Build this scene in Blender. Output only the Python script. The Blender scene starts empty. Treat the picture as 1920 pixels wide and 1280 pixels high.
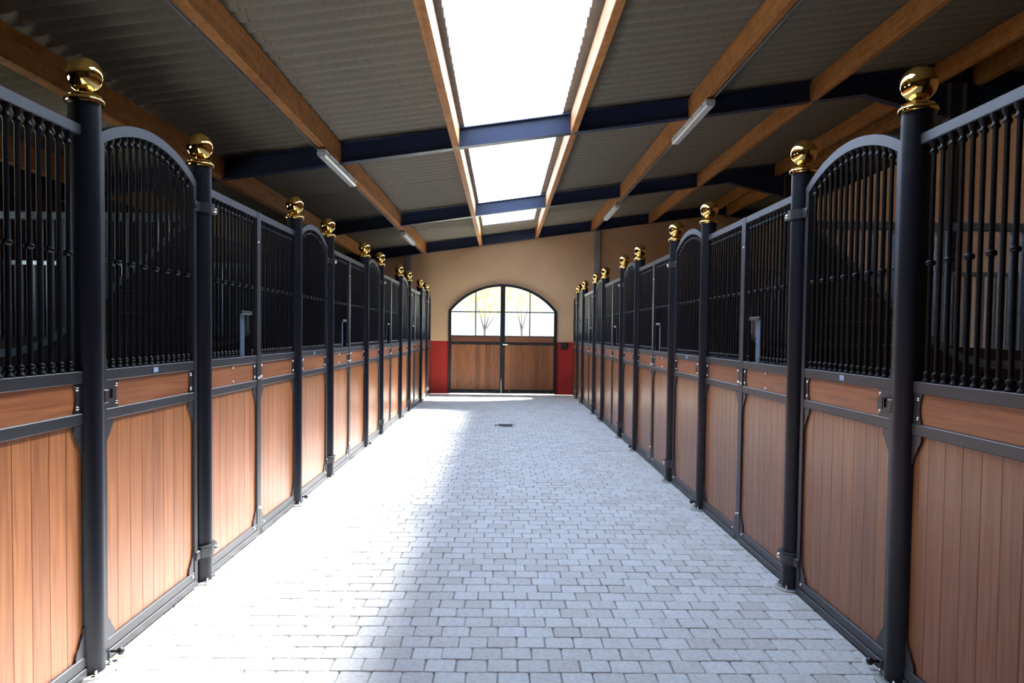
import bpy, bmesh, math, random
from mathutils import Matrix, Vector
random.seed(7)
SC = bpy.context.scene
COL = SC.collection

# ------------------------------------------------------------------ camera
F_PX, PITCH, YAW, ROLL = 1440.0, -0.0367, 0.0122, 0.0118
fw = Vector((math.sin(YAW) * math.cos(PITCH), math.cos(YAW) * math.cos(PITCH), math.sin(PITCH)))
rt = Vector((math.cos(YAW), -math.sin(YAW), 0))
up = rt.cross(fw)
rt, up = (math.cos(ROLL) * rt + math.sin(ROLL) * up, math.cos(ROLL) * up - math.sin(ROLL) * rt)
cam = bpy.data.objects.new('camera', bpy.data.cameras.new('camera'))
COL.objects.link(cam)
cam.data.sensor_width = 36.0
cam.data.lens = F_PX / 1920 * 36
cam.data.shift_y = 0.01948
cam.data.clip_end = 300
M3 = Matrix((rt, up, -fw)).transposed().to_4x4()
M3.translation = (0, 0, 1.42)
cam.matrix_world = M3
SC.camera = cam

# ------------------------------------------------------------------ world, sun, exposure
world = bpy.data.worlds.new('sky')
SC.world = world
world.use_nodes = True
bg = world.node_tree.nodes['Background']
bg.inputs['Color'].default_value = (0.62, 0.80, 1.0, 1)
bg.inputs['Strength'].default_value = 3.4
sun = bpy.data.objects.new('sun', bpy.data.lights.new('sun', 'SUN'))
COL.objects.link(sun)
sun.data.energy = 130
sun.data.color = (1.0, 0.97, 0.91)
sun.data.angle = math.radians(13)
sun.location = (6, 10, 15)
sun.rotation_euler = Vector((-0.425, -0.68, -1.0)).to_track_quat('-Z', 'Y').to_euler()
SC.view_settings.view_transform = 'Standard'
SC.view_settings.look = 'None'
SC.view_settings.exposure = 0.0
SC.view_settings.gamma = 1.0
SC.view_settings.use_curve_mapping = False
SC.cycles.use_denoising = True
SC.cycles.max_bounces = 10
SC.cycles.diffuse_bounces = 6
SC.cycles.transparent_max_bounces = 12
SC.cycles.sample_clamp_indirect = 12
SC.cycles.caustics_reflective = False
SC.cycles.caustics_refractive = False

# ------------------------------------------------------------------ materials
def base_mat(name):
    m = bpy.data.materials.new(name)
    m.use_nodes = True
    nt = m.node_tree
    return m, nt, nt.nodes['Principled BSDF']

def link(nt, a, b):
    nt.links.new(a, b)

def noise_bump(nt, b, scale, strength, dist, coord='Object', vec_scale=(1, 1, 1)):
    tc = nt.nodes.new('ShaderNodeTexCoord')
    mp = nt.nodes.new('ShaderNodeMapping')
    mp.inputs['Scale'].default_value = vec_scale
    nz = nt.nodes.new('ShaderNodeTexNoise')
    nz.inputs['Scale'].default_value = scale
    nz.inputs['Detail'].default_value = 4
    bp = nt.nodes.new('ShaderNodeBump')
    bp.inputs['Strength'].default_value = strength
    bp.inputs['Distance'].default_value = dist
    link(nt, tc.outputs[coord], mp.inputs['Vector'])
    link(nt, mp.outputs['Vector'], nz.inputs['Vector'])
    link(nt, nz.outputs['Fac'], bp.inputs['Height'])
    link(nt, bp.outputs['Normal'], b.inputs['Normal'])
    return nz

def plain(name, color, rough=0.5, metal=0.0, spec=0.5, var=0.0, scale=6.0, bump=0.0, bscale=60.0):
    m, nt, b = base_mat(name)
    b.inputs['Base Color'].default_value = (*color, 1)
    b.inputs['Roughness'].default_value = rough
    b.inputs['Metallic'].default_value = metal
    b.inputs['Specular IOR Level'].default_value = spec
    if var > 0:
        tc = nt.nodes.new('ShaderNodeTexCoord')
        nz = nt.nodes.new('ShaderNodeTexNoise')
        nz.inputs['Scale'].default_value = scale
        nz.inputs['Detail'].default_value = 5
        cr = nt.nodes.new('ShaderNodeValToRGB')
        cr.color_ramp.elements[0].position = 0.3
        cr.color_ramp.elements[1].position = 0.7
        cr.color_ramp.elements[0].color = (*[c * (1 - var) for c in color], 1)
        cr.color_ramp.elements[1].color = (*[min(1, c * (1 + var)) for c in color], 1)
        link(nt, tc.outputs['Object'], nz.inputs['Vector'])
        link(nt, nz.outputs['Fac'], cr.inputs['Fac'])
        link(nt, cr.outputs['Color'], b.inputs['Base Color'])
    if bump > 0:
        noise_bump(nt, b, bscale, bump, 0.003)
    return m

def wood(name, dark, light, axis, rough=0.4, spec=0.5, coat=0.0, rnd=0.35, fine=1.0, blot=0.0):
    """Grain runs along the given object axis; each object gets its own shade."""
    m, nt, b = base_mat(name)
    tc = nt.nodes.new('ShaderNodeTexCoord')
    oi = nt.nodes.new('ShaderNodeObjectInfo')
    mul = nt.nodes.new('ShaderNodeVectorMath'); mul.operation = 'SCALE'
    mul.inputs[0].default_value = (41.3, 17.7, 29.1)
    link(nt, oi.outputs['Random'], mul.inputs['Scale'])
    add = nt.nodes.new('ShaderNodeVectorMath'); add.operation = 'ADD'
    link(nt, tc.outputs['Object'], add.inputs[0]); link(nt, mul.outputs['Vector'], add.inputs[1])
    mp = nt.nodes.new('ShaderNodeMapping')
    sc = [34.0 * fine] * 3
    sc['XYZ'.index(axis)] = 1.3 * fine
    mp.inputs['Scale'].default_value = sc
    link(nt, add.outputs['Vector'], mp.inputs['Vector'])
    nz = nt.nodes.new('ShaderNodeTexNoise')
    nz.inputs['Scale'].default_value = 1.6
    nz.inputs['Detail'].default_value = 6
    nz.inputs['Roughness'].default_value = 0.62
    nz.inputs['Distortion'].default_value = 0.6
    link(nt, mp.outputs['Vector'], nz.inputs['Vector'])
    cr = nt.nodes.new('ShaderNodeValToRGB')
    cr.color_ramp.elements[0].position = 0.3
    cr.color_ramp.elements[1].position = 0.68
    cr.color_ramp.elements[0].color = (*dark, 1)
    cr.color_ramp.elements[1].color = (*light, 1)
    if blot > 0:
        n2 = nt.nodes.new('ShaderNodeTexNoise')
        n2.inputs['Scale'].default_value = 7.0
        n2.inputs['Detail'].default_value = 5
        n2.inputs['Distortion'].default_value = 1.5
        link(nt, add.outputs['Vector'], n2.inputs['Vector'])
        mxf = nt.nodes.new('ShaderNodeMix'); mxf.data_type = 'FLOAT'
        mxf.inputs['Factor'].default_value = blot
        link(nt, nz.outputs['Fac'], mxf.inputs['A']); link(nt, n2.outputs['Fac'], mxf.inputs['B'])
        link(nt, mxf.outputs['Result'], cr.inputs['Fac'])
    else:
        link(nt, nz.outputs['Fac'], cr.inputs['Fac'])
    hsv = nt.nodes.new('ShaderNodeHueSaturation')
    mr = nt.nodes.new('ShaderNodeMapRange')
    mr.inputs['To Min'].default_value = 1 - rnd
    mr.inputs['To Max'].default_value = 1 + rnd * 0.6
    link(nt, oi.outputs['Random'], mr.inputs['Value'])
    link(nt, mr.outputs['Result'], hsv.inputs['Value'])
    link(nt, cr.outputs['Color'], hsv.inputs['Color'])
    link(nt, hsv.outputs['Color'], b.inputs['Base Color'])
    b.inputs['Roughness'].default_value = rough
    b.inputs['Specular IOR Level'].default_value = spec
    b.inputs['Coat Weight'].default_value = coat
    b.inputs['Coat Roughness'].default_value = 0.3
    bp = nt.nodes.new('ShaderNodeBump')
    bp.inputs['Strength'].default_value = 0.12
    bp.inputs['Distance'].default_value = 0.002
    link(nt, nz.outputs['Fac'], bp.inputs['Height'])
    link(nt, bp.outputs['Normal'], b.inputs['Normal'])
    return m

STEEL = plain('anthracite_powder_coat', (0.005, 0.0065, 0.012), 0.43, 0.0, 0.95)
DOORSTEEL = plain('black_door_frame_paint', (0.006, 0.007, 0.010), 0.5, 0.0, 0.35)
POSTM = plain('anthracite_post_coat', (0.0045, 0.0055, 0.0125), 0.42, 0.0, 0.36)
NAVY = plain('navy_steel_paint', (0.012, 0.024, 0.068), 0.45, 0.0, 0.45, var=0.1)
BRASS = plain('polished_brass', (0.90, 0.62, 0.20), 0.07, 1.0)
CHROME = plain('stainless_bolt', (0.75, 0.75, 0.73), 0.22, 1.0)
BARM = plain('anthracite_bar_coat', (0.005, 0.0052, 0.008), 0.36, 0.0, 0.22)
GALV = plain('galvanised_steel', (0.24, 0.28, 0.32), 0.42, 0.6, var=0.25, scale=70)
GALVP = plain('weathered_base_plate', (0.30, 0.30, 0.29), 0.5, 0.5, var=0.15, scale=20)
BOARD = wood('hardwood_boards', (0.180, 0.058, 0.020), (0.340, 0.134, 0.048), 'Z', 0.31, 0.45, 0.06, 0.14)
KICK = wood('hardwood_rail_boards', (0.190, 0.056, 0.019), (0.370, 0.132, 0.050), 'Y', 0.36, 0.5, 0.10, 0.15)
DOORB = wood('brown_door_boards', (0.150, 0.050, 0.020), (0.330, 0.125, 0.045), 'Z', 0.45, 0.4, 0.0, 0.35)
DOORK = wood('brown_door_rail', (0.150, 0.050, 0.025), (0.260, 0.095, 0.045), 'X', 0.45, 0.4)
PURLIN = wood('larch_timber', (0.240, 0.082, 0.019), (0.600, 0.270, 0.080), 'Y', 0.65, 0.25, 0.0, 0.25, 0.55, 0.45)
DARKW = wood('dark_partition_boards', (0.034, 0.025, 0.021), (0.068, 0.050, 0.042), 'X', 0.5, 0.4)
OCHRE = plain('ochre_plaster', (0.700, 0.450, 0.260), 0.85, 0, 0.2, var=0.06, scale=1.5, bump=0.15, bscale=80)
RED = plain('red_dado_paint', (0.380, 0.024, 0.018), 0.6, 0, 0.25, var=0.10, scale=2.0)
BROWNP = plain('brown_wall_paint', (0.070, 0.032, 0.018), 0.8, 0, 0.2, var=0.1, scale=2)
SHEETM = plain('grey_fibre_cement', (0.230, 0.208, 0.165), 0.85, 0, 0.2, var=0.08, scale=30, bump=0.06, bscale=120)
SHEETRED = plain('red_sheet_edge', (0.280, 0.090, 0.060), 0.8)
SANDM = plain('joint_sand', (0.400, 0.370, 0.330), 0.95, 0, 0.1, var=0.25, scale=40)
STALLFLOOR = plain('stall_bedding', (0.120, 0.090, 0.055), 0.95, 0, 0.1, var=0.3, scale=12)
WHITEPL = plain('lamp_diffuser', (0.62, 0.64, 0.66), 0.35, 0, 0.5)
LAMPGREY = plain('lamp_housing', (0.45, 0.46, 0.47), 0.5)
BLACKPL = plain('black_plastic', (0.012, 0.012, 0.013), 0.4)
CONDM = plain('grey_conduit', (0.12, 0.12, 0.125), 0.5)
PLATEM = plain('name_plate_silver', (0.45, 0.50, 0.58), 0.3, 0.6)
PLATEB = plain('name_plate_blue', (0.28, 0.40, 0.72), 0.35)
GROUNDM = plain('gravel_yard', (0.42, 0.40, 0.35), 0.95, 0, 0.1, var=0.2, scale=3)
BARK = plain('tree_bark', (0.06, 0.056, 0.052), 0.9, 0, 0.1, var=0.3, scale=30)
HATCHM = plain('galvanised_hatch_plate', (0.10, 0.16, 0.23), 0.5, 0.3, var=0.25, scale=60)
STRAWM = plain('straw', (0.62, 0.50, 0.20), 0.8, 0, 0.2)
PVC = plain('white_window_frame', (0.70, 0.70, 0.70), 0.4)

def paver_mat():
    m, nt, b = base_mat('concrete_pavers')
    oi = nt.nodes.new('ShaderNodeObjectInfo')
    ge = nt.nodes.new('ShaderNodeNewGeometry')
    sm = nt.nodes.new('ShaderNodeMath'); sm.operation = 'ADD'
    link(nt, oi.outputs['Random'], sm.inputs[0]); link(nt, ge.outputs['Random Per Island'], sm.inputs[1])
    fr = nt.nodes.new('ShaderNodeMath'); fr.operation = 'FRACT'
    link(nt, sm.outputs[0], fr.inputs[0])
    cr = nt.nodes.new('ShaderNodeValToRGB')
    e = cr.color_ramp.elements
    e[0].color = (0.595, 0.580, 0.565, 1)
    e[1].color = (0.710, 0.720, 0.730, 1)
    k = cr.color_ramp.elements.new(0.25); k.color = (0.640, 0.635, 0.630, 1)
    link(nt, fr.outputs[0], cr.inputs['Fac'])
    tc = nt.nodes.new('ShaderNodeTexCoord')
    nz = nt.nodes.new('ShaderNodeTexNoise')
    nz.inputs['Scale'].default_value = 45
    nz.inputs['Detail'].default_value = 6
    link(nt, ge.outputs['Position'], nz.inputs['Vector'])
    c2 = nt.nodes.new('ShaderNodeValToRGB')
    c2.color_ramp.elements[0].position = 0.32
    c2.color_ramp.elements[0].color = (0.80, 0.79, 0.77, 1)
    c2.color_ramp.elements[1].position = 0.6
    c2.color_ramp.elements[1].color = (1, 1, 1, 1)
    link(nt, nz.outputs['Fac'], c2.inputs['Fac'])
    mx = nt.nodes.new('ShaderNodeMix'); mx.data_type = 'RGBA'; mx.blend_type = 'MULTIPLY'
    mx.inputs['Factor'].default_value = 1.0
    link(nt, cr.outputs['Color'], mx.inputs['A']); link(nt, c2.outputs['Color'], mx.inputs['B'])
    link(nt, mx.outputs['Result'], b.inputs['Base Color'])
    b.inputs['Roughness'].default_value = 0.7
    b.inputs['Specular IOR Level'].default_value = 0.35
    bp = nt.nodes.new('ShaderNodeBump')
    bp.inputs['Strength'].default_value = 0.35
    bp.inputs['Distance'].default_value = 0.004
    link(nt, nz.outputs['Fac'], bp.inputs['Height']); link(nt, bp.outputs['Normal'], b.inputs['Normal'])
    return m
PAVER = paver_mat()

def sheet_light():
    """Translucent corrugated polyester: part clear, part milky."""
    m = bpy.data.materials.new('translucent_roof_sheet'); m.use_nodes = True
    nt = m.node_tree; nt.nodes.clear()
    out = nt.nodes.new('ShaderNodeOutputMaterial')
    tr = nt.nodes.new('ShaderNodeBsdfTransparent'); tr.inputs['Color'].default_value = (0.95, 0.97, 1, 1)
    tl = nt.nodes.new('ShaderNodeBsdfTranslucent'); tl.inputs['Color'].default_value = (0.41, 0.51, 0.67, 1)
    df = nt.nodes.new('ShaderNodeBsdfDiffuse'); df.inputs['Color'].default_value = (0.8, 0.82, 0.84, 1)
    m1 = nt.nodes.new('ShaderNodeMixShader'); m1.inputs[0].default_value = 0.35
    m2 = nt.nodes.new('ShaderNodeMixShader'); m2.inputs[0].default_value = 0.50
    link(nt, tl.outputs[0], m1.inputs[1]); link(nt, df.outputs[0], m1.inputs[2])
    link(nt, m1.outputs[0], m2.inputs[1]); link(nt, tr.outputs[0], m2.inputs[2])
    link(nt, m2.outputs[0], out.inputs[0])
    return m
SKYL = sheet_light()

def clear_glass():
    m = bpy.data.materials.new('window_glass'); m.use_nodes = True
    nt = m.node_tree; nt.nodes.clear()
    out = nt.nodes.new('ShaderNodeOutputMaterial')
    tr = nt.nodes.new('ShaderNodeBsdfTransparent'); tr.inputs['Color'].default_value = (0.94, 0.97, 0.96, 1)
    gl = nt.nodes.new('ShaderNodeBsdfGlossy'); gl.inputs['Roughness'].default_value = 0.02
    mx = nt.nodes.new('ShaderNodeMixShader'); mx.inputs[0].default_value = 0.05
    link(nt, tr.outputs[0], mx.inputs[1]); link(nt, gl.outputs[0], mx.inputs[2])
    link(nt, mx.outputs[0], out.inputs[0])
    return m
GLASS = clear_glass()

def leaf_mat():
    m = bpy.data.materials.new('yellow_autumn_leaves'); m.use_nodes = True
    nt = m.node_tree; nt.nodes.clear()
    out = nt.nodes.new('ShaderNodeOutputMaterial')
    ge = nt.nodes.new('ShaderNodeNewGeometry')
    cr = nt.nodes.new('ShaderNodeValToRGB')
    cr.color_ramp.elements[0].color = (0.40, 0.24, 0.035, 1)
    cr.color_ramp.elements[1].color = (0.55, 0.40, 0.070, 1)
    link(nt, ge.outputs['Random Per Island'], cr.inputs['Fac'])
    df = nt.nodes.new('ShaderNodeBsdfDiffuse'); tl = nt.nodes.new('ShaderNodeBsdfTranslucent')
    link(nt, cr.outputs['Color'], df.inputs['Color']); link(nt, cr.outputs['Color'], tl.inputs['Color'])
    mx = nt.nodes.new('ShaderNodeMixShader'); mx.inputs[0].default_value = 0.5
    link(nt, df.outputs[0], mx.inputs[1]); link(nt, tl.outputs[0], mx.inputs[2]); link(nt, mx.outputs[0], out.inputs[0])
    return m
LEAF = leaf_mat()

# ------------------------------------------------------------------ mesh helpers
class MB:
    def __init__(self):
        self.v = []; self.f = []; self.m = []
    def add(self, vs, fs, mi=0):
        o = len(self.v)
        self.v += [tuple(p) for p in vs]
        self.f += [tuple(i + o for i in f) for f in fs]
        self.m += [mi] * len(fs)
        return self
    def box(self, x0, x1, y0, y1, z0, z1, c=0.0, mi=0):
        if x0 > x1: x0, x1 = x1, x0
        if y0 > y1: y0, y1 = y1, y0
        if z0 > z1: z0, z1 = z1, z0
        if c <= 0:
            v = [(x, y, z) for z in (z0, z1) for y in (y0, y1) for x in (x0, x1)]
            f = [(0, 2, 3, 1), (4, 5, 7, 6), (0, 1, 5, 4), (2, 6, 7, 3), (0, 4, 6, 2), (1, 3, 7, 5)]
            return self.add(v, f, mi)
        lo = (x0, y0, z0); hi = (x1, y1, z1)
        c = min(c, (x1 - x0) * .45, (y1 - y0) * .45, (z1 - z0) * .45)
        v = []; idx = {}
        for sx in (0, 1):
            for sy in (0, 1):
                for sz in (0, 1):
                    s = (sx, sy, sz)
                    for a in range(3):
                        p = []
                        for k in range(3):
                            e = hi[k] if s[k] else lo[k]
                            if k != a: e += -c if s[k] else c
                            p.append(e)
                        idx[(sx, sy, sz, a)] = len(v); v.append(p)
        f = []
        for a in range(3):
            b, d = [k for k in range(3) if k != a]
            for sa in (0, 1):
                q = []
                for sb, sd in ((0, 0), (1, 0), (1, 1), (0, 1)):
                    s = [0, 0, 0]; s[a] = sa; s[b] = sb; s[d] = sd
                    q.append(idx[(*s, a)])
                f.append(tuple(q))
            # edges along axis a
            for sb in (0, 1):
                for sd in (0, 1):
                    s0 = [0, 0, 0]; s0[b] = sb; s0[d] = sd
                    s1 = list(s0); s1[a] = 1
                    f.append((idx[(*s0, b)], idx[(*s1, b)], idx[(*s1, d)], idx[(*s0, d)]))
        for sx in (0, 1):
            for sy in (0, 1):
                for sz in (0, 1):
                    f.append(tuple(idx[(sx, sy, sz, a)] for a in range(3)))
        return self.add(v, f, mi)
    def lathe(self, prof, cx=0, cy=0, cz=0, seg=12, axis='Z', mi=0, cap=True):
        v = []; f = []; n = len(prof)
        for r, h in prof:
            for k in range(seg):
                t = 2 * math.pi * k / seg
                a, b = r * math.cos(t), r * math.sin(t)
                p = {'Z': (a, b, h), 'X': (h, a, b), 'Y': (a, h, b)}[axis]
                v.append((p[0] + cx, p[1] + cy, p[2] + cz))
        for i in range(n - 1):
            for k in range(seg):
                k2 = (k + 1) % seg
                f.append((i * seg + k, i * seg + k2, (i + 1) * seg + k2, (i + 1) * seg + k))
        if cap:
            f.append(tuple(range(seg))[::-1]); f.append(tuple((n - 1) * seg + k for k in range(seg)))
        return self.add(v, f, mi)
    def prism(self, poly, w0, w1, plane='YZ', mi=0):
        """poly extruded between w0 and w1 along the axis left over."""
        n = len(poly)
        def P(a, b, w):
            return {'YZ': (w, a, b), 'XZ': (a, w, b), 'XY': (a, b, w)}[plane]
        v = [P(a, b, w0) for a, b in poly] + [P(a, b, w1) for a, b in poly]
        f = [tuple(range(n)), tuple(range(n, 2 * n))[::-1]]
        f += [(i, (i + 1) % n, n + (i + 1) % n, n + i) for i in range(n)]
        return self.add(v, f, mi)
    def strip(self, pa, pb, w0, w1, plane='YZ', mi=0):
        """band between two polylines, with thickness along the third axis."""
        n = len(pa)
        def P(a, b, w):
            return {'YZ': (w, a, b), 'XZ': (a, w, b), 'XY': (a, b, w)}[plane]
        v = []
        for (a, b), (c, d) in zip(pa, pb):
            v += [P(a, b, w0), P(c, d, w0), P(c, d, w1), P(a, b, w1)]
        f = []
        for i in range(n - 1):
            for k in range(4):
                k2 = (k + 1) % 4
                f.append((4 * i + k, 4 * i + k2, 4 * i + 4 + k2, 4 * i + 4 + k))
        f += [(0, 1, 2, 3), (4 * n - 1, 4 * n - 2, 4 * n - 3, 4 * n - 4)]
        return self.add(v, f, mi)
    def tube(self, pts, r, seg=8, mi=0):
        pts = [Vector(p) for p in pts]; rs = r if isinstance(r, (list, tuple)) else [r] * len(pts)
        v = []; f = []
        for i, p in enumerate(pts):
            d = (pts[min(i + 1, len(pts) - 1)] - pts[max(i - 1, 0)]).normalized()
            a = d.orthogonal().normalized() if abs(d.z) > .9 else d.cross(Vector((0, 0, 1))).normalized()
            b = d.cross(a)
            for k in range(seg):
                t = 2 * math.pi * k / seg
                v.append(p + (a * math.cos(t) + b * math.sin(t)) * rs[i])
        for i in range(len(pts) - 1):
            for k in range(seg):
                k2 = (k + 1) % seg
                f.append((i * seg + k, i * seg + k2, (i + 1) * seg + k2, (i + 1) * seg + k))
        f.append(tuple(range(seg))); f.append(tuple((len(pts) - 1) * seg + k for k in range(seg)))
        return self.add(v, f, mi)
    def mesh(self, name, mats, smooth=False, s=1, recalc=True):
        me = bpy.data.meshes.new(name)
        me.from_pydata([(s * x, y, z) for x, y, z in self.v], [], self.f)
        for m in (mats if isinstance(mats, (list, tuple)) else [mats]):
            me.materials.append(m)
        if any(self.m):
            me.polygons.foreach_set('material_index', self.m)
        if recalc:
            bm = bmesh.new(); bm.from_mesh(me)
            bmesh.ops.recalc_face_normals(bm, faces=bm.faces)
            bm.to_mesh(me); bm.free()
        if smooth:
            me.shade_smooth()
            me.set_sharp_from_angle(angle=math.radians(38))
        me.update()
        return me

CACHE = {}
def cached(key, fn):
    if key not in CACHE:
        CACHE[key] = fn()
    return CACHE[key]

def put(name, mesh, parent=None, loc=(0, 0, 0), rot=None):
    o = bpy.data.objects.new(name, mesh)
    COL.objects.link(o)
    o.parent = parent
    o.location = loc
    if rot: o.rotation_euler = rot
    return o

def tag(o, label=None, cat=None, group=None, kind=None):
    if label: o['label'] = label
    if cat: o['category'] = cat
    if group: o['group'] = group
    if kind: o['kind'] = kind
    return o

def thing(name, label, cat, loc=(0, 0, 0), group=None):
    o = put(name, None, None, loc)
    o.empty_display_size = 0.1
    return tag(o, label, cat, group)

def copy_tree(o, parent=None):
    c = o.copy(); COL.objects.link(c)
    c.parent = parent
    for ch in KIDS.get(o.name, []):
        copy_tree(ch, c)
    return c
KIDS = {}
def index_kids(root):
    KIDS.setdefault(root.name, [])
    for ch in list(root.children):
        KIDS[root.name].append(ch)
        index_kids(ch)

# ------------------------------------------------------------------ layout constants
XL, XR = -1.694, 1.653
YL0, YR0 = 3.146, 3.093
PITCHY, DOORW = 3.12, 1.176
YW = 17.80                       # far wall
WALL_L, WALL_R, OUT_R = -4.80, 4.98, 8.20
Y_NEAR = -1.6
SL, Z0 = 0.1452, 3.487           # roof slope, purlin underside height at x = 0
RIDGE = 4.90
def roof(x, off=0.0):
    return Z0 + SL * (x if x < RIDGE else 2 * RIDGE - x) + off
TOPZ = 0.22                      # purlin depth
FRAMES = [3.55, 8.42, 13.28, 17.66]
LAPS = [-1.72, 0.95, 6.0, 11.05, 15.6, 18.0]
PUR = [-4.34, -3.07, -1.805, -0.53, 0.745, 2.02, 3.34, 4.68, 5.12]

# ------------------------------------------------------------------ ground and floor
g = MB().box(-60, 60, -60, 110, -0.30, -0.151).box(-60, 60, YW + .15, 110, -0.15, -0.02).box(-60, 60, -60, Y_NEAR - .15, -0.15, -0.02)
tag(put('ground', g.mesh('ground', GROUNDM)), kind='structure')
fl = MB().box(WALL_L, OUT_R, Y_NEAR - .15, YW + 0.15, -0.15, -0.012)
floor = tag(put('floor', fl.mesh('floor', SANDM)), kind='structure')
bed = MB().box(WALL_L, XL - 0.14, Y_NEAR, YW, -0.0115, -0.004).box(XR + 0.14, WALL_R, Y_NEAR, YW, -0.0115, -0.004)
put('stall_floor', bed.mesh('stall_floor', STALLFLOOR), floor)

PW, PL = 0.132, 0.1245           # paver pitch across and along
def paver_verts(rng):
    hw, hl = PW / 2 - 0.0019, PL / 2 - 0.0017
    def j(a): return rng.uniform(-a, a)
    c = 0.005
    pts = []
    for sx, sy in ((-1, -1), (1, -1), (1, 1), (-1, 1)):   # octagon outline with knocked corners
        x = sx * hw + j(.0022); y = sy * hl + j(.0018); k = rng.uniform(.002, .010)
        a = (x - sx * k, y); b = (x, y - sy * k)
        pts += [b, a] if sx * sy > 0 else [a, b]
    low = [(x, y, -0.012) for x, y in pts]
    mid = [(x, y, -c + j(.001)) for x, y in pts]
    t = rng.uniform(-.0012, .0012)
    topv = [(x * .955, y * .955, t + j(.0006)) for x, y in pts]
    v = low + mid + topv
    f = [tuple(range(16, 24))]
    for r in (0, 8):
        for k in range(8):
            k2 = (k + 1) % 8
            f.append((r + k, r + k2, r + 8 + k2, r + 8 + k))
    return v, f
rng = random.Random(3)
VAR = [paver_verts(rng) for _ in range(14)]
PMESH = []
for v, f in VAR:
    PMESH.append(MB().add(v, f).mesh('paver', PAVER, recalc=False))
cells = []
row = 0
y = -1.0
while y < YW - 0.02:
    off = rng.uniform(0.3, 0.7) * PW * (row % 2) + rng.uniform(-.012, .012)
    for c in range(28):
        x = XL - 0.16 + off + (c + .2) * PW
        if x - PW / 2 < XL - 0.13 or x + PW / 2 > XR + 0.13: continue
        if -0.13 < x - 0.03 < 0.13 and 11.60 < y < 12.0: continue      # the drain sits here
        cells.append((x, y + rng.uniform(-.0015, .0015)))
    row += 1
    y += PL
near = sorted([c for c in cells if c[1] > 3.05 and XL - .02 < c[0] < XR + .02], key=lambda c: c[1])[:300]
ns = set(near)
for x, y in near:
    put('paver', rng.choice(PMESH), floor, (x, y, rng.uniform(-.0012, .0012)))
rest = MB()
for x, y in cells:
    if (x, y) in ns: continue
    v, f = rng.choice(VAR); dz = rng.uniform(-.0012, .0012)
    rest.add([(a + x, b + y, c + dz) for a, b, c in v], f)
tag(put('paver_field', rest.mesh('paver_field', PAVER, recalc=False), floor), kind='stuff')

# ------------------------------------------------------------------ walls
DHW, DSP, DAP = 1.25, 1.935, 2.547           # door half width, spring height, apex height
DR = (DHW ** 2 + (DAP - DSP) ** 2) / (2 * (DAP - DSP))
DCZ = DAP - DR
DCX = -0.008
def arch(x, r=DR):
    return DCZ + math.sqrt(max(0, r * r - x * x))
DADO = 1.225
w = MB()
ya, yb = YW, YW + 0.14
def wallcol(x0, x1, z0a, z0b, mb, y0=ya, y1=yb, mi=0, top=None):
    ta, tb = (roof(x0, TOPZ + .03), roof(x1, TOPZ + .03)) if top is None else (top, top)
    mb.add([(x0, y0, z0a), (x1, y0, z0b), (x1, y0, tb), (x0, y0, ta), (x0, y1, z0a), (x1, y1, z0b), (x1, y1, tb), (x0, y1, ta)],
           [(0, 1, 2, 3), (7, 6, 5, 4), (0, 4, 5, 1), (3, 2, 6, 7), (0, 3, 7, 4), (1, 5, 6, 2)], mi)
for x0, x1 in ((WALL_L - .2, DCX - DHW + .03), (DCX + DHW - .03, RIDGE), (RIDGE, OUT_R + .2)):
    wallcol(x0, x1, 0, 0, w, top=DADO, mi=1)
    wallcol(x0, x1, DADO, DADO, w)
N = 24
for i in range(N):
    a = -(DHW - .03) + 2 * (DHW - .03) * i / N; b = -(DHW - .03) + 2 * (DHW - .03) * (i + 1) / N
    wallcol(DCX + a, DCX + b, max(arch(a, DR - .03), DSP - .03), max(arch(b, DR - .03), DSP - .03), w)
tag(put('wall_far', w.mesh('wall_far', [OCHRE, RED], recalc=False)), kind='structure')

w = MB()
for x0, x1, z0 in ((WALL_L - .2, RIDGE, 0), (RIDGE, OUT_R + .2, 0)):
    wallcol(x0, x1, z0, z0, w, Y_NEAR - .15, Y_NEAR)
tag(put('wall_near', w.mesh('wall_near', BROWNP)), kind='structure')
WZ0, WZ1 = 1.53, 2.25
wins = [(2.10, 3.60), (6.10, 7.15)]
w = MB()
xl0, xl1 = WALL_L - .15, WALL_L
topL = roof(WALL_L, TOPZ)
w.box(xl0, xl1, Y_NEAR, YW, 0, WZ0).box(xl0, xl1, Y_NEAR, YW, WZ1, topL)
ys = [Y_NEAR] + [q for p in wins for q in p] + [YW]
for a, b in zip(ys[::2], ys[1::2]):
    w.box(xl0, xl1, a, b, WZ0, WZ1)
tag(put('wall_left', w.mesh('wall_left', BROWNP)), kind='structure')
for i, (a, b) in enumerate(wins):
    fr = MB()
    for q in ((a, b, WZ0, WZ0 + .05), (a, b, WZ1 - .05, WZ1), (a, a + .05, WZ0, WZ1), (b - .05, b, WZ0, WZ1)):
        fr.box(xl0 + .04, xl1 - .04, *q, c=.004)
    wo = tag(put('window_%d' % (i + 1), fr.mesh('window_frame', PVC)), kind='structure')
    put('pane', MB().box(xl0 + .07, xl0 + .076, a + .04, b - .04, WZ0 + .04, WZ1 - .04).mesh('pane', GLASS), wo)
w = MB().box(WALL_R, WALL_R + .15, Y_NEAR, YW, DADO, 3.62, mi=0).box(WALL_R, WALL_R + .15, Y_NEAR, YW, 0, DADO, mi=1)
tag(put('wall_right', w.mesh('wall_right', [OCHRE, RED])), kind='structure')
w = MB().box(OUT_R, OUT_R + .15, Y_NEAR, YW, 0, roof(OUT_R, TOPZ))
tag(put('wall_outer', w.mesh('wall_outer', BROWNP)), kind='structure')

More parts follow.
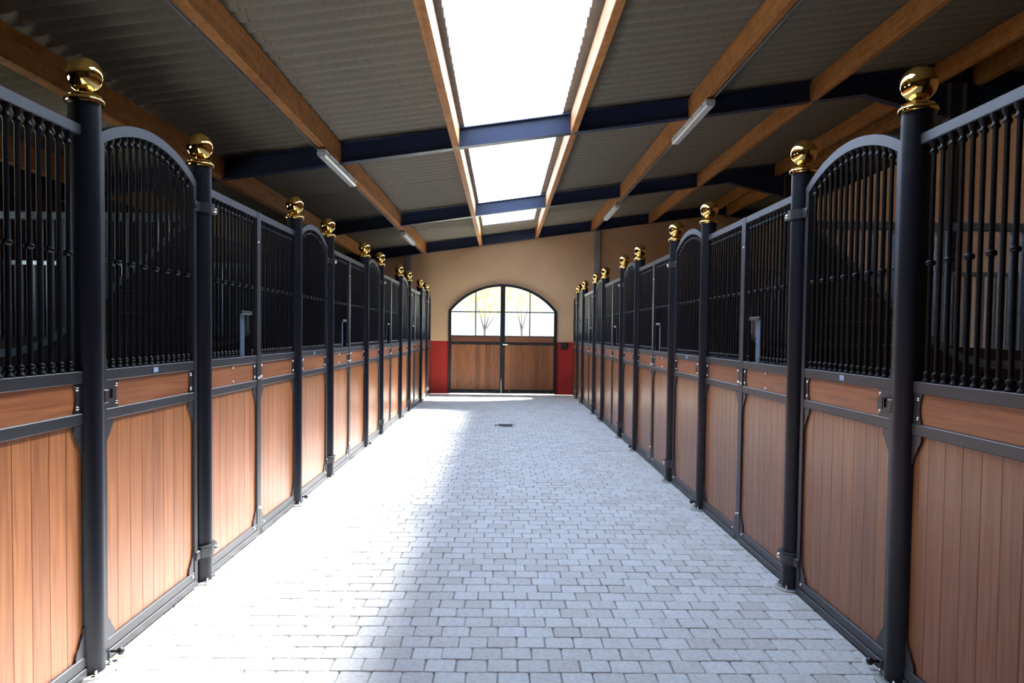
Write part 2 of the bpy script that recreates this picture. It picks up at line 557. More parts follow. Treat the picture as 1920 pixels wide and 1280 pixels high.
# ------------------------------------------------------------------ roof sheets
ceiling = tag(put('ceiling', None), kind='structure')
WAVE, AMP, TH = 0.177, 0.031, 0.010
def corrugated(x0, x1, y0, y1, lift, mats, seg=8):
    n = max(2, int(round((y1 - y0) / WAVE * seg)))
    mb = MB()
    xs = (x0, x1)
    def z(x, y, t):
        return roof(x, TOPZ + AMP + .003 + lift + t + (.010 if x == x0 else 0.0)) + AMP * math.cos(2 * math.pi * y / WAVE)
    v = []; f = []; mi = []
    for i in range(n + 1):
        y = y0 + (y1 - y0) * i / n
        v += [(x0, y, z(x0, y, 0)), (x1, y, z(x1, y, 0)), (x1, y, z(x1, y, TH)), (x0, y, z(x0, y, TH))]
    for i in range(n):
        for k in range(4):
            k2 = (k + 1) % 4
            f.append((4 * i + k, 4 * i + k2, 4 * i + 4 + k2, 4 * i + 4 + k))
            mi.append(0 if (k == 0 or len(mats) == 1) else 1)
    f += [(0, 3, 2, 1), (4 * n, 4 * n + 1, 4 * n + 2, 4 * n + 3)]; mi += [0, 0]
    mb.v, mb.f, mb.m = v, f, mi
    me = mb.mesh('roof_sheet', mats)
    me.shade_smooth(); me.set_sharp_from_angle(angle=math.radians(40))
    return me
edges = [-5.10] + PUR[1:7] + [RIDGE]
SKY0, SKY1 = -0.53, 0.745
SKYBEG, SKYEND = 2.40, 16.30
for i in range(len(edges) - 1):
    for j in range(len(LAPS) - 1):
        y0, y1 = LAPS[j] - (.09 if j % 2 else 0), LAPS[j + 1] + (.09 if j % 2 else 0)
        LL = .014 if j % 2 else 0.0
        x0, x1 = edges[i], edges[i + 1]
        if abs(x0 - SKY0) < .01:
            if y1 > SKYEND:
                put('roof_sheet', corrugated(x0 - .03, x1 - .10, SKYEND, y1, .0, [SHEETM, SHEETRED]), ceiling)
                y1 = SKYEND - .004
            if y0 < SKYBEG:
                put('roof_sheet', corrugated(x0 - .03, x1 - .10, y0, min(y1, SKYBEG), .0, [SHEETM, SHEETRED]), ceiling)
                y0 = SKYBEG + .004
                if y1 <= y0: continue
            o = put('skylight_sheet', corrugated(x0 - .03, x1 + .02, y0, y1, .018 + LL, [SKYL]), ceiling)
            o['label'] = 'translucent white corrugated skylight sheet'
            continue
        x0 -= .12 if abs(x0 - SKY1) < .01 else 0.0
        x1 += .085
        put('roof_sheet', corrugated(x0, x1, y0, y1, LL, [SHEETM, SHEETRED]), ceiling)
for j in range(len(LAPS) - 1):
    put('roof_sheet', corrugated(RIDGE - .02, OUT_R + .3, LAPS[j] - (.09 if j % 2 else 0), LAPS[j + 1] + (.09 if j % 2 else 0), .01 + (.014 if j % 2 else 0), [SHEETM, SHEETRED], 6), ceiling)
# ------------------------------------------------------------------ rafters, purlins, columns
BAYN = ['first', 'second', 'third']
def sloped_box(mb, xa, xb, y0, y1, oa, ob, mi=0):
    v = []
    for x in (xa, xb):
        v += [(x, y0, roof(x, oa)), (x, y1, roof(x, oa)), (x, y1, roof(x, ob)), (x, y0, roof(x, ob))]
    mb.add(v, [(0, 1, 2, 3), (7, 6, 5, 4), (0, 4, 5, 1), (1, 5, 6, 2), (2, 6, 7, 3), (3, 7, 4, 0)], mi)
for i, fy in enumerate(FRAMES):
    hw = .06
    mb = MB()
    for xa, xb in ((WALL_L, RIDGE), (RIDGE, OUT_R - .01)):
        sloped_box(mb, xa, xb, fy - .005, fy + .005, .012, .200)
        sloped_box(mb, xa, xb, fy - hw, fy + hw, 0, .012)
        sloped_box(mb, xa, xb, fy - hw, fy + hw, .200, .212)
    if i == 0:
        lab = 'navy steel roof rafter overhead, nearest to the camera, out of frame'
    else:
        lab = ['', 'navy steel rafter crossing the skylight, first one from the camera',
               'navy steel rafter crossing the skylight, second one from the camera',
               'dark navy steel rafter lying against the far ochre wall'][i]
    if i == 0:
        continue
    t = thing('rafter', lab, 'rafter', (0, fy, roof(0)), 'steel rafters under the roof')
    put('beam', mb.mesh('beam', NAVY), t, (0, -fy, -roof(0)))
    if i < 3:
        h = MB()
        for sx in (-1, 1):
            x0 = 4.90 + sx * .094; x1 = 4.90 + sx * 1.0
            h.prism([(x0, roof(x0)), (x1, roof(x1)), (x0, roof(x0) - .36)], fy - .005, fy + .005, 'XZ')
            a = Vector((x0, 0, roof(x0) - .36)); b = Vector((x1, 0, roof(x1)))
            h.strip([(a.x, a.z), (b.x, b.z)], [(a.x, a.z - .012), (b.x, b.z - .012)], fy - hw, fy + hw, 'XZ')
        put('haunch', h.mesh('haunch', NAVY), t, (0, -fy, -roof(0)))
        # column
        ct = thing('ridge_post', 'dark steel post under the ridge behind the shaded stalls, holding the %s rafter from camera' % ['', 'first', 'second'][i],
                   'post', (4.90, fy, 0), 'ridge posts behind the shaded stalls')
        cm = MB()
        ch = roof(4.80) - .001
        cm.box(-.09, -.078, -.08, .08, .008, ch).box(.078, .09, -.08, .08, .008, ch).box(-.078, .078, -.005, .005, 0, ch)
        put('shaft', cm.mesh('shaft', plain('column_grey', (0.085, 0.08, 0.085), .6, var=.2)), ct)
        put('base_plate', MB().box(-.13, .13, -.13, .13, -.012, .008).mesh('base_plate', GALVP), ct)
for nm, x in (('left', -2.183), ('right', 2.152)):
    ct = thing('wall_post', 'grey steel post on the ochre end wall behind the %s stall row' % {'left': 'sunlit', 'right': 'shaded'}[nm], 'post', (x, YW - .045, 0))
    ch = roof(x) - .005
    put('shaft', MB().box(-.067, .067, -.035, .035, 0.006, ch, c=.006).mesh('shaft', plain('post_grey', (.30, .30, .31), .55, .2, var=.15)), ct)
    put('base_plate', MB().box(-.09, .09, -.045, .042, -.006, .006).mesh('base_plate', GALVP), ct)

PLAB = {-4.34: 'low against the brown outer wall', -3.07: 'over the sunlit stalls', -1.805: 'with lamps beside the sunlit stalls',
        -0.53: 'at the skylight edge towards the sunlit stalls', 0.745: 'at the skylight edge towards the shaded stalls',
        2.02: 'with lamps beside the shaded stalls', 3.34: 'over the shaded stalls', 4.68: 'under the ridge, aisle side of the pair', 5.12: 'under the ridge, outer one of the pair'}
for px in PUR:
    for b in range(3):
        y0, y1 = FRAMES[b] + .0055, FRAMES[b + 1] - .0055
        if b == 2: y1 = YW - .003
        hw = .036
        xa, xb = px - hw, px + hw
        L = y1 - y0
        yc = (y0 + y1) / 2
        mb = MB()
        zb = [roof(x) - roof(px) for x in (xa, xb)]
        c = .004
        sec = [(xa - px + c, zb[0]), (xb - px - c, zb[1]), (xb - px, zb[1] + c), (xb - px, zb[1] + TOPZ - .004), (xa - px, zb[0] + TOPZ - .004), (xa - px, zb[0] + c)]
        notch = [(FRAMES[b] + .0615 - yc), (FRAMES[b + 1] - .0615 - yc)]
        n = len(sec)
        v = [(a, -L / 2, z) for a, z in sec] + [(a, L / 2, z) for a, z in sec]
        f = [tuple(range(n)), tuple(range(n, 2 * n))[::-1]] + [(k, (k + 1) % n, n + (k + 1) % n, n + k) for k in range(n)]
        mb.add(v, f)
        o = put('purlin', mb.mesh('purlin', PURLIN), None, (px, yc, roof(px) + .0))
        tag(o, 'orange purlin %s, %s bay from camera' % (PLAB[px], BAYN[b]), 'purlin', 'timber purlins under the roof sheets')

# cable conduits along the two lamp purlins
for nm, px, sd in (('left', -1.805, -1), ('right', 2.02, 1)):
    t = thing('conduit', 'thin grey cable conduit clipped along the lamp purlin over the %s stalls' % {'left': 'sunlit', 'right': 'shaded'}[nm], 'conduit', (px + sd * .046, 3.6, roof(px + sd * .036) + .02),
              'cable conduits on the lamp purlins')
    put('pipe', MB().tube([(0, 0, -.03), (0, 13.9, -.03)], .009, 8).mesh('pipe', CONDM, True), t)
    clip = MB().box(-.013, .013, -.008, .008, -.043, .0, c=.003).mesh('clip', GALV)
    for k in range(20):
        put('clip', clip, t, (0, .35 + k * .7, 0))

# strip lamps
def lamp(label, x, y0, y1):
    L = y1 - y0
    z = roof(x) - .004
    t = thing('strip_lamp', label, 'lamp', (x, y0, z), 'strip lamps under the purlins')
    put('housing', MB().box(-.05, .05, 0, L, -.045, -.012, c=.012).mesh('housing', LAMPGREY), t)
    prof = [(-.047, -.045), (.047, -.045), (.043, -.075), (.03, -.092), (-.03, -.092), (-.043, -.075)]
    d = MB().prism(prof, .004, L - .004, 'XZ')
    put('diffuser', d.mesh('diffuser', WHITEPL), t)
    cm = MB().box(-.054, .054, -.01, .01, -.055, -.03, c=.003).mesh('clip', GALV)
    for k in range(4):
        put('clip', cm, t, (0, L * (.1 + .27 * k), 0))
    hm = MB().box(-.008, .008, -.012, .012, -.014, .003).mesh('hanger', GALV)
    for k in (0.12, .88):
        put('hanger', hm, t, (0, L * k, 0))
lamp('grey strip lamp by the first rafter above the sunlit stall row', -1.80, 7.62, 9.19)
lamp('grey strip lamp by the second rafter above the sunlit stall row', -1.80, 13.75, 15.32)
lamp('grey strip lamp by the first rafter above the shaded stall row', 2.03, 7.66, 9.22)
lamp('grey strip lamp by the second rafter above the shaded stall row', 2.03, 13.85, 15.42)

# ------------------------------------------------------------------ arched end door
dy0, dy1 = YW - .054, YW - .003
door = tag(put('door_1', None, None, (DCX, dy0, 0)), kind='structure')
TD = dy1 - dy0
RI = DR - .060
def ang_pts(r, xa, xb, n=14):
    return [(xa + (xb - xa) * i / n, DCZ + math.sqrt(max(0, r * r - (xa + (xb - xa) * i / n) ** 2))) for i in range(n + 1)]
bolt_m = MB().lathe([(.008, 0), (.008, -.004), (.004, -.008)], axis='Y', seg=8).mesh('bolt', CHROME, True)
for s, nm in ((-1, 'left'), (1, 'right')):
    leaf = put('door_leaf', None, door)
    xi, xo = 0.0, s * (DHW - .001)
    fr = MB()
    zsp_o = arch(DHW - .008) ; zi = DCZ + math.sqrt(RI ** 2 - (DHW - .066) ** 2)
    # outer stile, inner stile, arch
    fr.prism([(xo, .022), (s * (DHW - .066), .022), (s * (DHW - .066), zi), (xo, DCZ + math.sqrt((DR - .001) ** 2 - xo ** 2))], 0, TD, 'XZ')
    fr.prism([(xi, .022), (s * .056, .022), (s * .056, arch(.056, RI)), (xi, arch(.0, RI))], 0, TD, 'XZ')
    fr.strip(ang_pts(DR - .001, xi, xo), ang_pts(RI, xi, s * (DHW - .066)), 0, TD, 'XZ')
    put('leaf_frame', fr.mesh('leaf_frame', DOORSTEEL), leaf)
    a, b = sorted((s * .056, s * (DHW - .066)))
    put('bottom_rail', MB().box(a, b, 0, TD, .022, .113, c=.003).mesh('bottom_rail', DOORSTEEL), leaf)
    put('middle_rail', MB().box(a, b, -.004, TD, 1.150, 1.203, c=.003).mesh('middle_rail', DOORSTEEL), leaf)
    put('sill_rail', MB().box(a, b, 0, TD, 1.338, 1.362, c=.003).mesh('sill_rail', DOORSTEEL), leaf)
    put('rail_board', MB().box(a, b, .012, TD - .01, 1.203, 1.338, c=.003).mesh('rail_board', DOORK), leaf)
    nb = 10; bw = (b - a) / nb
    bm_ = MB().box(-bw / 2 + .0001, bw / 2 - .0001, 0, .028, 0, 1.037, c=.0018).mesh('board', DOORB)
    for k in range(nb):
        put('board', bm_, leaf, (a + bw * (k + .5), .012, .113))
    for k in range(5):
        for zz in (1.176, .068):
            put('bolt', bolt_m, leaf, (a + (b - a) * (k + .5) / 5, -.003, zz))
    xm = s * .625
    put('muntin', MB().box(xm - .014, xm + .014, .008, TD - .008, 1.362, arch(xm, RI) + .003).mesh('muntin', DOORSTEEL), leaf)
    put('muntin', MB().box(a, b, .010, TD - .010, 1.890, 1.918).mesh('muntin', DOORSTEEL), leaf)
    for u, v in ((a, xm) if a < xm else (xm, a), (xm, b) if xm < b else (b, xm)):
        put('pane', MB().box(u, v, .022, .026, 1.355, 1.90).mesh('pane', GLASS), leaf)
        pts = ang_pts(RI + .01, u, v, 8)
        put('pane', MB().prism([(u, 1.91)] + pts + [(v, 1.91)], .022, .026, 'XZ').mesh('pane', GLASS), leaf)
    if s < 0:
        put('cover_strip', MB().box(-.016, .016, -.007, 0, .024, arch(0, RI) - .002, c=.002).mesh('cover_strip', DOORSTEEL), leaf)
        put('drop_bolt', MB().tube([(-.022, -.012, .03), (-.022, -.012, .36)], .009, 8).lathe([(.014, .34), (.014, .37)], -.022, -.012).mesh('drop_bolt', CHROME, True), leaf)
    else:
        put('door_handle', MB().box(-.0, .03, -.012, 0, 1.02, 1.17, c=.004).tube([(.015, -.012, 1.155), (.015, -.05, 1.155), (.12, -.05, 1.155)], .010, 8).mesh('door_handle', CHROME, True), leaf)
        put('lock_case', MB().box(-.02, .035, -.02, 0, .93, 1.22, c=.004).mesh('lock_case', BLACKPL), leaf)

# socket box on the wall right of the door
t = thing('socket_box', 'black twin socket box on the red dado beside the arched end door', 'socket', (1.42, YW, 1.14))
put('housing', MB().box(-.08, .08, -.06, 0, -.075, .075, c=.01).mesh('housing', BLACKPL), t)
for s in (-1, 1):
    put('socket_cover', MB().box(s * .038 - .03, s * .038 + .03, -.072, -.058, -.05, .05, c=.006).mesh('socket_cover', BLACKPL), t)

# floor drain
t = thing('floor_drain', 'small dark metal drain grate set in the paved aisle', 'drain', (.03, 11.80, -.012))
fr = MB()
fr.box(-.135, -.12, -.19, .19, 0, .012).box(.12, .135, -.19, .19, 0, .012).box(-.12, .12, -.19, -.175, 0, .012).box(-.12, .12, .175, .19, 0, .012)
DRM = plain('cast_iron', (.06, .06, .06), .6, .3)
put('grate_frame', fr.mesh('grate_frame', DRM), t)
sm = MB().box(-.12, .12, -.009, .009, 0, .010).mesh('slat', DRM)
for k in range(11):
    put('slat', sm, t, (0, -.155 + k * .031, 0))

# ------------------------------------------------------------------ stall fronts
ZT0, ZT1 = 2.180, 2.223
Z1A, Z1B = 1.200, 1.248
Z2A, Z2B = 1.035, 1.080
ZB0, ZBM, ZBT = 0.008, 0.047, 0.093
PR = 0.061
BP = 0.0615

def bar_profile(z0, z1, base=True, top=True, knob=False, zk=1.711):
    r = .0092
    p = []
    if base:
        p += [(.019, z0), (.019, z0 + .004), (.014, z0 + .011), (.0115, z0 + .019), (.0115, z0 + .023), (.0165, z0 + .029), (.0165, z0 + .036), (r, z0 + .043)]
    else:
        p += [(r, z0)]
    if knob:
        p += [(r, zk - .012), (.016, zk - .008), (.0185, zk - .002), (.0185, zk + .003), (.016, zk + .008), (r, zk + .012)]
    if top:
        p += [(r, z1 - .055), (.0155, z1 - .047), (.0155, z1 - .040), (.0105, z1 - .032), (.0105, z1 - .024), (.0175, z1 - .010), (.0175, z1)]
    else:
        p += [(r, z1)]
    return p
def bar(z0, z1, base=True, top=True, knob=False):
    return cached(('bar', round(z0, 4), round(z1, 4), base, top, knob),
                  lambda: MB().lathe(bar_profile(z0, z1, base, top, knob), seg=10).mesh('bar', BARM, True))

GUS = [(0, 0), (.066, 0), (.065, .018), (.058, .034), (.047, .044), (.040, .054), (.030, .072), (.017, .086), (.010, .098), (.008, .118), (0, .118)]
def gusset(sy, sz):
    return cached(('gus', sy, sz), lambda: MB().prism([(sy * a, sz * b) for a, b in GUS], -.004, .004, 'YZ').mesh('gusset', STEEL))
def end_plate(sy, wd):
    def mk():
        h = Z1A - Z2B
        arc = [(sy * (wd - .018 * math.sin(math.pi * i / 10)), h * i / 10) for i in range(11)]
        return MB().prism([(0, 0)] + arc + [(0, h)], -.003, .003, 'YZ').mesh('end_plate', STEEL)
    return cached(('ep', sy, wd), mk)
def lock_plate():
    def mk():
        h = Z1A - Z2B
        a0, a1, z0, z1 = .030, .062, .042, .082
        m = MB().box(-.004, .004, 0, a0, 0, h).box(-.004, .004, a0, a1, 0, z0).box(-.004, .004, a0, a1, z1, h)
        arc = [((.112 - .016 * math.sin(math.pi * i / 10)), h * i / 10) for i in range(11)]
        m.prism([(a1, 0)] + arc + [(a1, h)], -.004, .004, 'YZ')
        m.box(-.03, -.026, a0 - .005, a1 + .005, z0 - .005, z1 + .005)
        return m.mesh('lock_plate', STEEL)
    return cached('lock', mk)
def screw(s):
    return cached(('screw', s), lambda: MB().lathe([(.0088, 0), (.0088, .003), (.006, .007), (.003, .008)], axis='X', seg=8).mesh('bolt', CHROME, True, s))
def railbox(L, w0, w1, z0, z1, c=.003, key='rail', mat=None):
    return cached((key, round(L, 4), w0, w1, z0, z1), lambda: MB().box(w0, w1, 0, L, z0, z1, c=c).mesh(key, mat or STEEL))

def lower_fill(t, s, ya, yb, z_lo, z_hi, gus=(1, 1, 1, 1)):
    n = max(1, round((yb - ya) / .109)); bw = (yb - ya) / n
    m = cached(('board', round(bw, 5), z_lo, z_hi), lambda: MB().box(-.010, .010, -bw / 2 + .0009, bw / 2 - .0006, z_lo - .004, z_hi + .004, c=.0014).mesh('board', BOARD))
    for k in range(n):
        put('board', m, t, (s * -.003, ya + bw * (k + .5), 0))
    for on, (yy, sy, zz, sz) in zip(gus, ((ya, 1, z_hi, -1), (yb, -1, z_hi, -1), (ya, 1, z_lo, 1), (yb, -1, z_lo, 1))):
        if on: put('gusset', gusset(sy, sz), t, (s * .0125, yy, zz))

def kick_board(t, s, ya, yb, pa, pb, mid=False, lock=False):
    m = cached(('kick', round(yb - ya, 4)), lambda: MB().box(-.010, .010, -(yb - ya) / 2, (yb - ya) / 2, Z2B - .003, Z1A + .003, c=.0018).mesh('rail_board', KICK))
    put('rail_board', m, t, (s * -.003, (ya + yb) / 2, 0))
    bolts = []
    if lock:
        put('lock_plate', lock_plate(), t, (s * .012, ya, Z2B)); bolts += [ya + .094]
    else:
        put('end_plate', end_plate(1, pa), t, (s * .0105, ya, Z2B)); bolts += [ya + pa - .022]
    put('end_plate', end_plate(-1, pb), t, (s * .0105, yb, Z2B)); bolts += [yb - pb + .022]
    for yy in bolts:
        for zz in (Z2B + .022, Z1A - .022):
            put('bolt', screw(s), t, (s * .0135, yy, zz))
    if mid:
        for zz in (Z2B + .014, Z1A - .014):
            put('bolt', screw(s), t, (s * .0075, (ya + yb) / 2, zz))

GROUPS = {}
def make_panel(s, x, y, hatch, length, label, stile_far, stile=True, bars=13):
    """fixed front panel; local y runs from 0 to length."""
    t = thing('stall_screen', label, 'stall screen', (x, y, 0), 'fixed barred panels of the stall fronts')
    a, b = 0.0, length
    ST = .0405
    ca, cb = (a, b - ST) if stile_far else (a + ST, b)
    if not stile: ca, cb = a, b
    L = cb - ca
    for nm, z0, z1 in (('top_rail', ZT0, ZT1), ('bar_rail', Z1A, Z1B), ('board_rail', Z2A, Z2B)):
        put(nm, railbox(L, -.02, .02, z0, z1, .003, nm), t, (0, ca, 0))
    put('base_rail', railbox(L, -.02, .02, ZBM, ZBT, .003, 'base_rail'), t, (0, ca, 0))
    put('sill_strip', cached(('sill', s, round(L, 4)), lambda: MB().box(-.016, .026, 0, L, ZB0, ZBM - .001, c=.003).mesh('sill_strip', STEEL, s=s)), t, (0, ca, 0))
    if stile:
        put('stile', railbox(ST - .0008, -.022, .022, ZB0, ZT1 + .002, .003, 'stile'), t, (0, b - ST + .0008 if stile_far else a, 0))
        yy = (b - ST / 2) if stile_far else a + ST / 2
        for zz in ((2.02, 1.095, .20) if stile_far else (.19, 1.10)):
            put('bolt', screw(s), t, (s * .022, yy, zz))
        put('bolt', screw(s), t, (s * .020, cb - .06 if stile_far else ca + .06, .074))
    y0 = ca + (L - (bars - 1) * BP) / 2
    if hatch: y0 = ca + .066
    for i in range(bars):
        yy = y0 + i * BP
        k = (i % 2 == 0)
        if hatch and i in (9, 10, 11):
            put('bar', bar(1.545, ZT0, False, True, k), t, (0, yy, 0))
        else:
            put('bar', bar(Z1B, ZT0, True, True, k), t, (0, yy, 0))
    if hatch:
        ha, hb = y0 + 8.45 * BP, y0 + 11.65 * BP
        put('hatch_lintel', cached(('hl', s), lambda: MB().box(-.012, .016, 0, hb - ha, 1.522, 1.546, c=.004).mesh('hatch_lintel', STEEL)), t, (0, ha, 0))
        put('hatch_plate', cached(('hp', s), lambda: MB().box(-.014, -.010, 0, .115, Z1B, 1.522).mesh('hatch_plate', HATCHM, s=s)), t, (0, ha + .004, 0))
        put('hatch_guide', cached(('hg', s), lambda: MB().box(-.018, .004, 0, .006, Z1B, 1.522).mesh('hatch_guide', HATCHM, s=s)), t, (0, ha - .002, 0))
    kick_board(t, s, ca, cb, .055 if not stile_far else .050, .060, mid=hatch)
    lower_fill(t, s, ca, cb, ZBT, Z2A)
    return t

AR_R, AR_RI, AR_CZ, DA, DB = 1.085, 1.040, 1.263, .072, 1.078
AR_C = (DA + DB) / 2
ST_W = .040
def make_door(s, x, y, label):
    t = thing('stall_gate', label, 'stall door', (x, y, 0), 'arched stall doors')
    def arc(r, ya, yb, n=18):
        return [(ya + (yb - ya) * i / n, AR_CZ + math.sqrt(r * r - (ya + (yb - ya) * i / n - AR_C) ** 2)) for i in range(n + 1)]
    ia, ib = DA + ST_W, DB - ST_W
    put('arched_top', cached('arch', lambda: MB().strip(arc(AR_R, DA, DB), arc(AR_RI, ia, ib), -.021, .021).mesh('arched_top', STEEL, True)), t)
    zo = arc(AR_R, DA, DB)[0][1]; zi = arc(AR_RI, ia, ib)[0][1]
    put('stile', cached('dst1', lambda: MB().prism([(DA, ZB0), (ia, ZB0), (ia, zi), (DA, zo)], -.021, .021).mesh('stile', STEEL)), t)
    put('stile', cached('dst2', lambda: MB().prism([(DB, ZB0), (ib, ZB0), (ib, zi), (DB, zo)], -.021, .021).mesh('stile', STEEL)), t)
    L = ib - ia
    put('bar_rail', railbox(L, -.02, .02, Z1A, Z1B, .003, 'bar_rail'), t, (0, ia, 0))
    put('board_rail', railbox(L, -.02, .02, Z2A, Z2B, .003, 'board_rail'), t, (0, ia, 0))
    put('base_rail', railbox(L, -.02, .02, ZBM, ZBT, .003, 'base_rail'), t, (0, ia, 0))
    put('sill_strip', cached(('sill', s, round(L, 4)), lambda: MB().box(-.016, .026, 0, L, ZB0, ZBM - .001, c=.003).mesh('sill_strip', STEEL, s=s)), t, (0, ia, 0))
    for i in range(15):
        yy = .132 + i * BP
        zt = AR_CZ + math.sqrt(AR_RI ** 2 - (yy - AR_C) ** 2) + .002
        put('bar', bar(Z1B, zt, True, True, i % 2 == 0), t, (0, yy, 0))
    kick_board(t, s, ia, ib, .1, .055, lock=True)
    lower_fill(t, s, ia, ib, ZBT, Z2A)
    put('latch', cached(('latch', s), lambda: MB().box(.017, .048, DA - .026, DA + .016, 1.108, 1.166, c=.005).mesh('latch', STEEL, s=s)), t)
    pl = put('name_plate', cached(('np', s), lambda: MB().box(.020, .0225, -.026, .026, 1.212, 1.236, c=.001).box(.0225, .0230, -.020, .020, 1.217, 1.231, mi=1).mesh('name_plate', [PLATEM, PLATEB], s=s)), t, (0, AR_C, 0))
    pl['label'] = 'small silver and blue name plate'
    put('bolt', screw(s), t, (s * .020, ib - .03, .074))
    # hinges clasping the post at y = DOORW
    def hinge(low):
        h = .053
        m = MB()
        m.lathe([(.0625, 0), (.071, 0), (.071, h), (.0625, h), (.0625, 0)], 0, DOORW, 0, 20, cap=False)
        m.box(-.018, .030, DB - .03, DOORW - .055, .002, h - .002, c=.004)
        m.box(.020, .062, DOORW + .048, DOORW + .098, .006, h - .006, c=.005)
        return m.mesh('hinge', STEEL, True, s)
    def hbolt(big):
        r = .017 if big else .015
        return MB().lathe([(r, 0), (r, .006), (r * .85, .012), (r * .5, .016)], .060, DOORW + .050, .026, 12, 'X').box(.045, .058, DOORW + .070, DOORW + .112, .012, .040, c=.003).mesh('hinge_bolt', CHROME, True, s)
    for low, z in ((False, 2.066), (True, .147)):
        hg = put('hinge', cached(('hinge', s, low), lambda: hinge(low)), t, (0, 0, z))
        b = put('hinge_bolt', cached(('hb', s, low), lambda: hbolt(low)), hg)
        b['label'] = 'shiny stainless hinge bolt'
    put('hinge_ring', cached(('hring', s), lambda: MB().lathe([(.0625, 0), (.082, 0), (.084, .004), (.082, .008), (.0625, .008), (.0625, 0)], 0, DOORW, 0, 20, cap=False).mesh('hinge_ring', STEEL, True, s)), t, (0, 0, .207))
    fb = put('foot_bolt', cached(('fb', s), lambda: MB().tube([(.02, 0, .034), (.062, 0, .034)], .007, 8).lathe([(.004, -.017), (.012, -.012), (.017, 0), (.012, .012), (.004, .017)], .064, 0, .034, 12).mesh('foot_bolt', BLACKPL, True, s)), t, (0, DA + .06, 0))
    return t

def make_post(s, x, y, label):
    t = thing('stall_post', label, 'post', (x, y, 0), 'round stall posts with brass balls')
    put('pole', cached('pole', lambda: MB().lathe([(PR, .010), (PR, 2.322)], seg=32).mesh('pole', POSTM, True)), t)
    bp_ = put('base_plate', cached('bplate', lambda: MB().lathe([(.098, 0), (.098, .008), (.094, .011), (PR, .011)], seg=28).mesh('base_plate', GALVP, True)), t)
    bm_ = cached('bpbolt', lambda: MB().lathe([(.011, .011), (.011, .019), (.006, .020), (.006, .032), (.004, .034)], seg=8).mesh('bolt', CHROME, True))
    for k in range(4):
        an = math.pi / 4 + k * math.pi / 2
        put('bolt', bm_, bp_, (.081 * math.cos(an), .081 * math.sin(an), 0))
    col = put('collar', cached('collar', lambda: MB().lathe([(.058, 2.318), (.072, 2.320), (.0755, 2.328), (.075, 2.336), (.070, 2.343), (.060, 2.346), (.062, 2.350), (.058, 2.356), (.040, 2.361), (.027, 2.366), (.025, 2.372)], seg=36).mesh('collar', BRASS, True)), t)
    col['label'] = 'polished brass collar'
    def ball():
        n = 20
        return MB().lathe([(max(.0705 * math.sin(math.pi * i / n), .0005), 2.434 - .0705 * math.cos(math.pi * i / n)) for i in range(n + 1)], seg=36).mesh('ball_finial', BRASS, True)
    b = put('ball_finial', cached('ball', ball), t)
    b['label'] = 'polished brass ball'
    return t

# galvanised swan-neck partitions between the stalls
SWOOP = [(.075, 2.02), (.10, 2.01), (.20, 1.92), (.30, 1.82), (.40, 1.74), (.50, 1.64), (.60, 1.545), (.70, 1.46), (.80, 1.39), (.92, 1.33), (1.05, 1.30)]
def swoop(w):
    if w >= 1.05: return 1.30
    for (a, za), (b, zb) in zip(SWOOP, SWOOP[1:]):
        if a <= w <= b: return za + (zb - za) * (w - a) / (b - a)
    return 2.02
def swoop_w(z):
    if z >= 2.02: return .075
    for (a, za), (b, zb) in zip(SWOOP, SWOOP[1:]):
        if zb <= z <= za: return a + (b - a) * (za - z) / (za - zb)
    return None
def make_partition(s, x, y, depth, label):
    """local x runs away from the aisle (negative for the left row)."""
    t = thing('stall_divider', label, 'divider', (x, y, 0), 'swan-neck partitions between the stalls')
    d = -s
    L = depth
    put('top_rail', MB().box(d * .072, d * L, -.02, .02, 2.018, 2.062, c=.004).mesh('top_rail', GALV), t)
    put('end_post', MB().box(d * (L - .05), d * L, -.022, .022, 0.0, 2.018, c=.004).mesh('end_post', GALV), t)
    pts = SWOOP + [(L - .05, 1.30)]
    put('edge_band', MB().strip([(d * a, z) for a, z in pts], [(d * a, z - .045) for a, z in pts], -.022, .022, 'XZ').mesh('edge_band', GALV), t)
    z = 0.0; h = .1255
    while z < 1.96:
        z1 = min(z + h, 1.97)
        wt = swoop_w(z1 + .02) if z1 > 1.255 else None
        wb = swoop_w(z + .02) if z > 1.255 else None
        e0 = L - .052 if wb is None else wb
        e1 = L - .052 if wt is None else wt
        if wt is None and z1 > 1.255: e1 = 1.0
        if e1 > .09:
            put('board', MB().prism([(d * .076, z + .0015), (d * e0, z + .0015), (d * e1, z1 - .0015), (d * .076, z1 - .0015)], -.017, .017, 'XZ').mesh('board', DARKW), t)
        z = z1
    w = .16
    while w < L - .08:
        zb = swoop(w)
        if 2.018 - zb > .03:
            m = cached(('pbar', round(zb, 3)), lambda: MB().lathe([(.0125, zb - .004), (.0125, 2.022)], seg=8).mesh('bar', GALV, True))
            put('bar', m, t, (d * w, 0, 0))
        w += .06
    return t

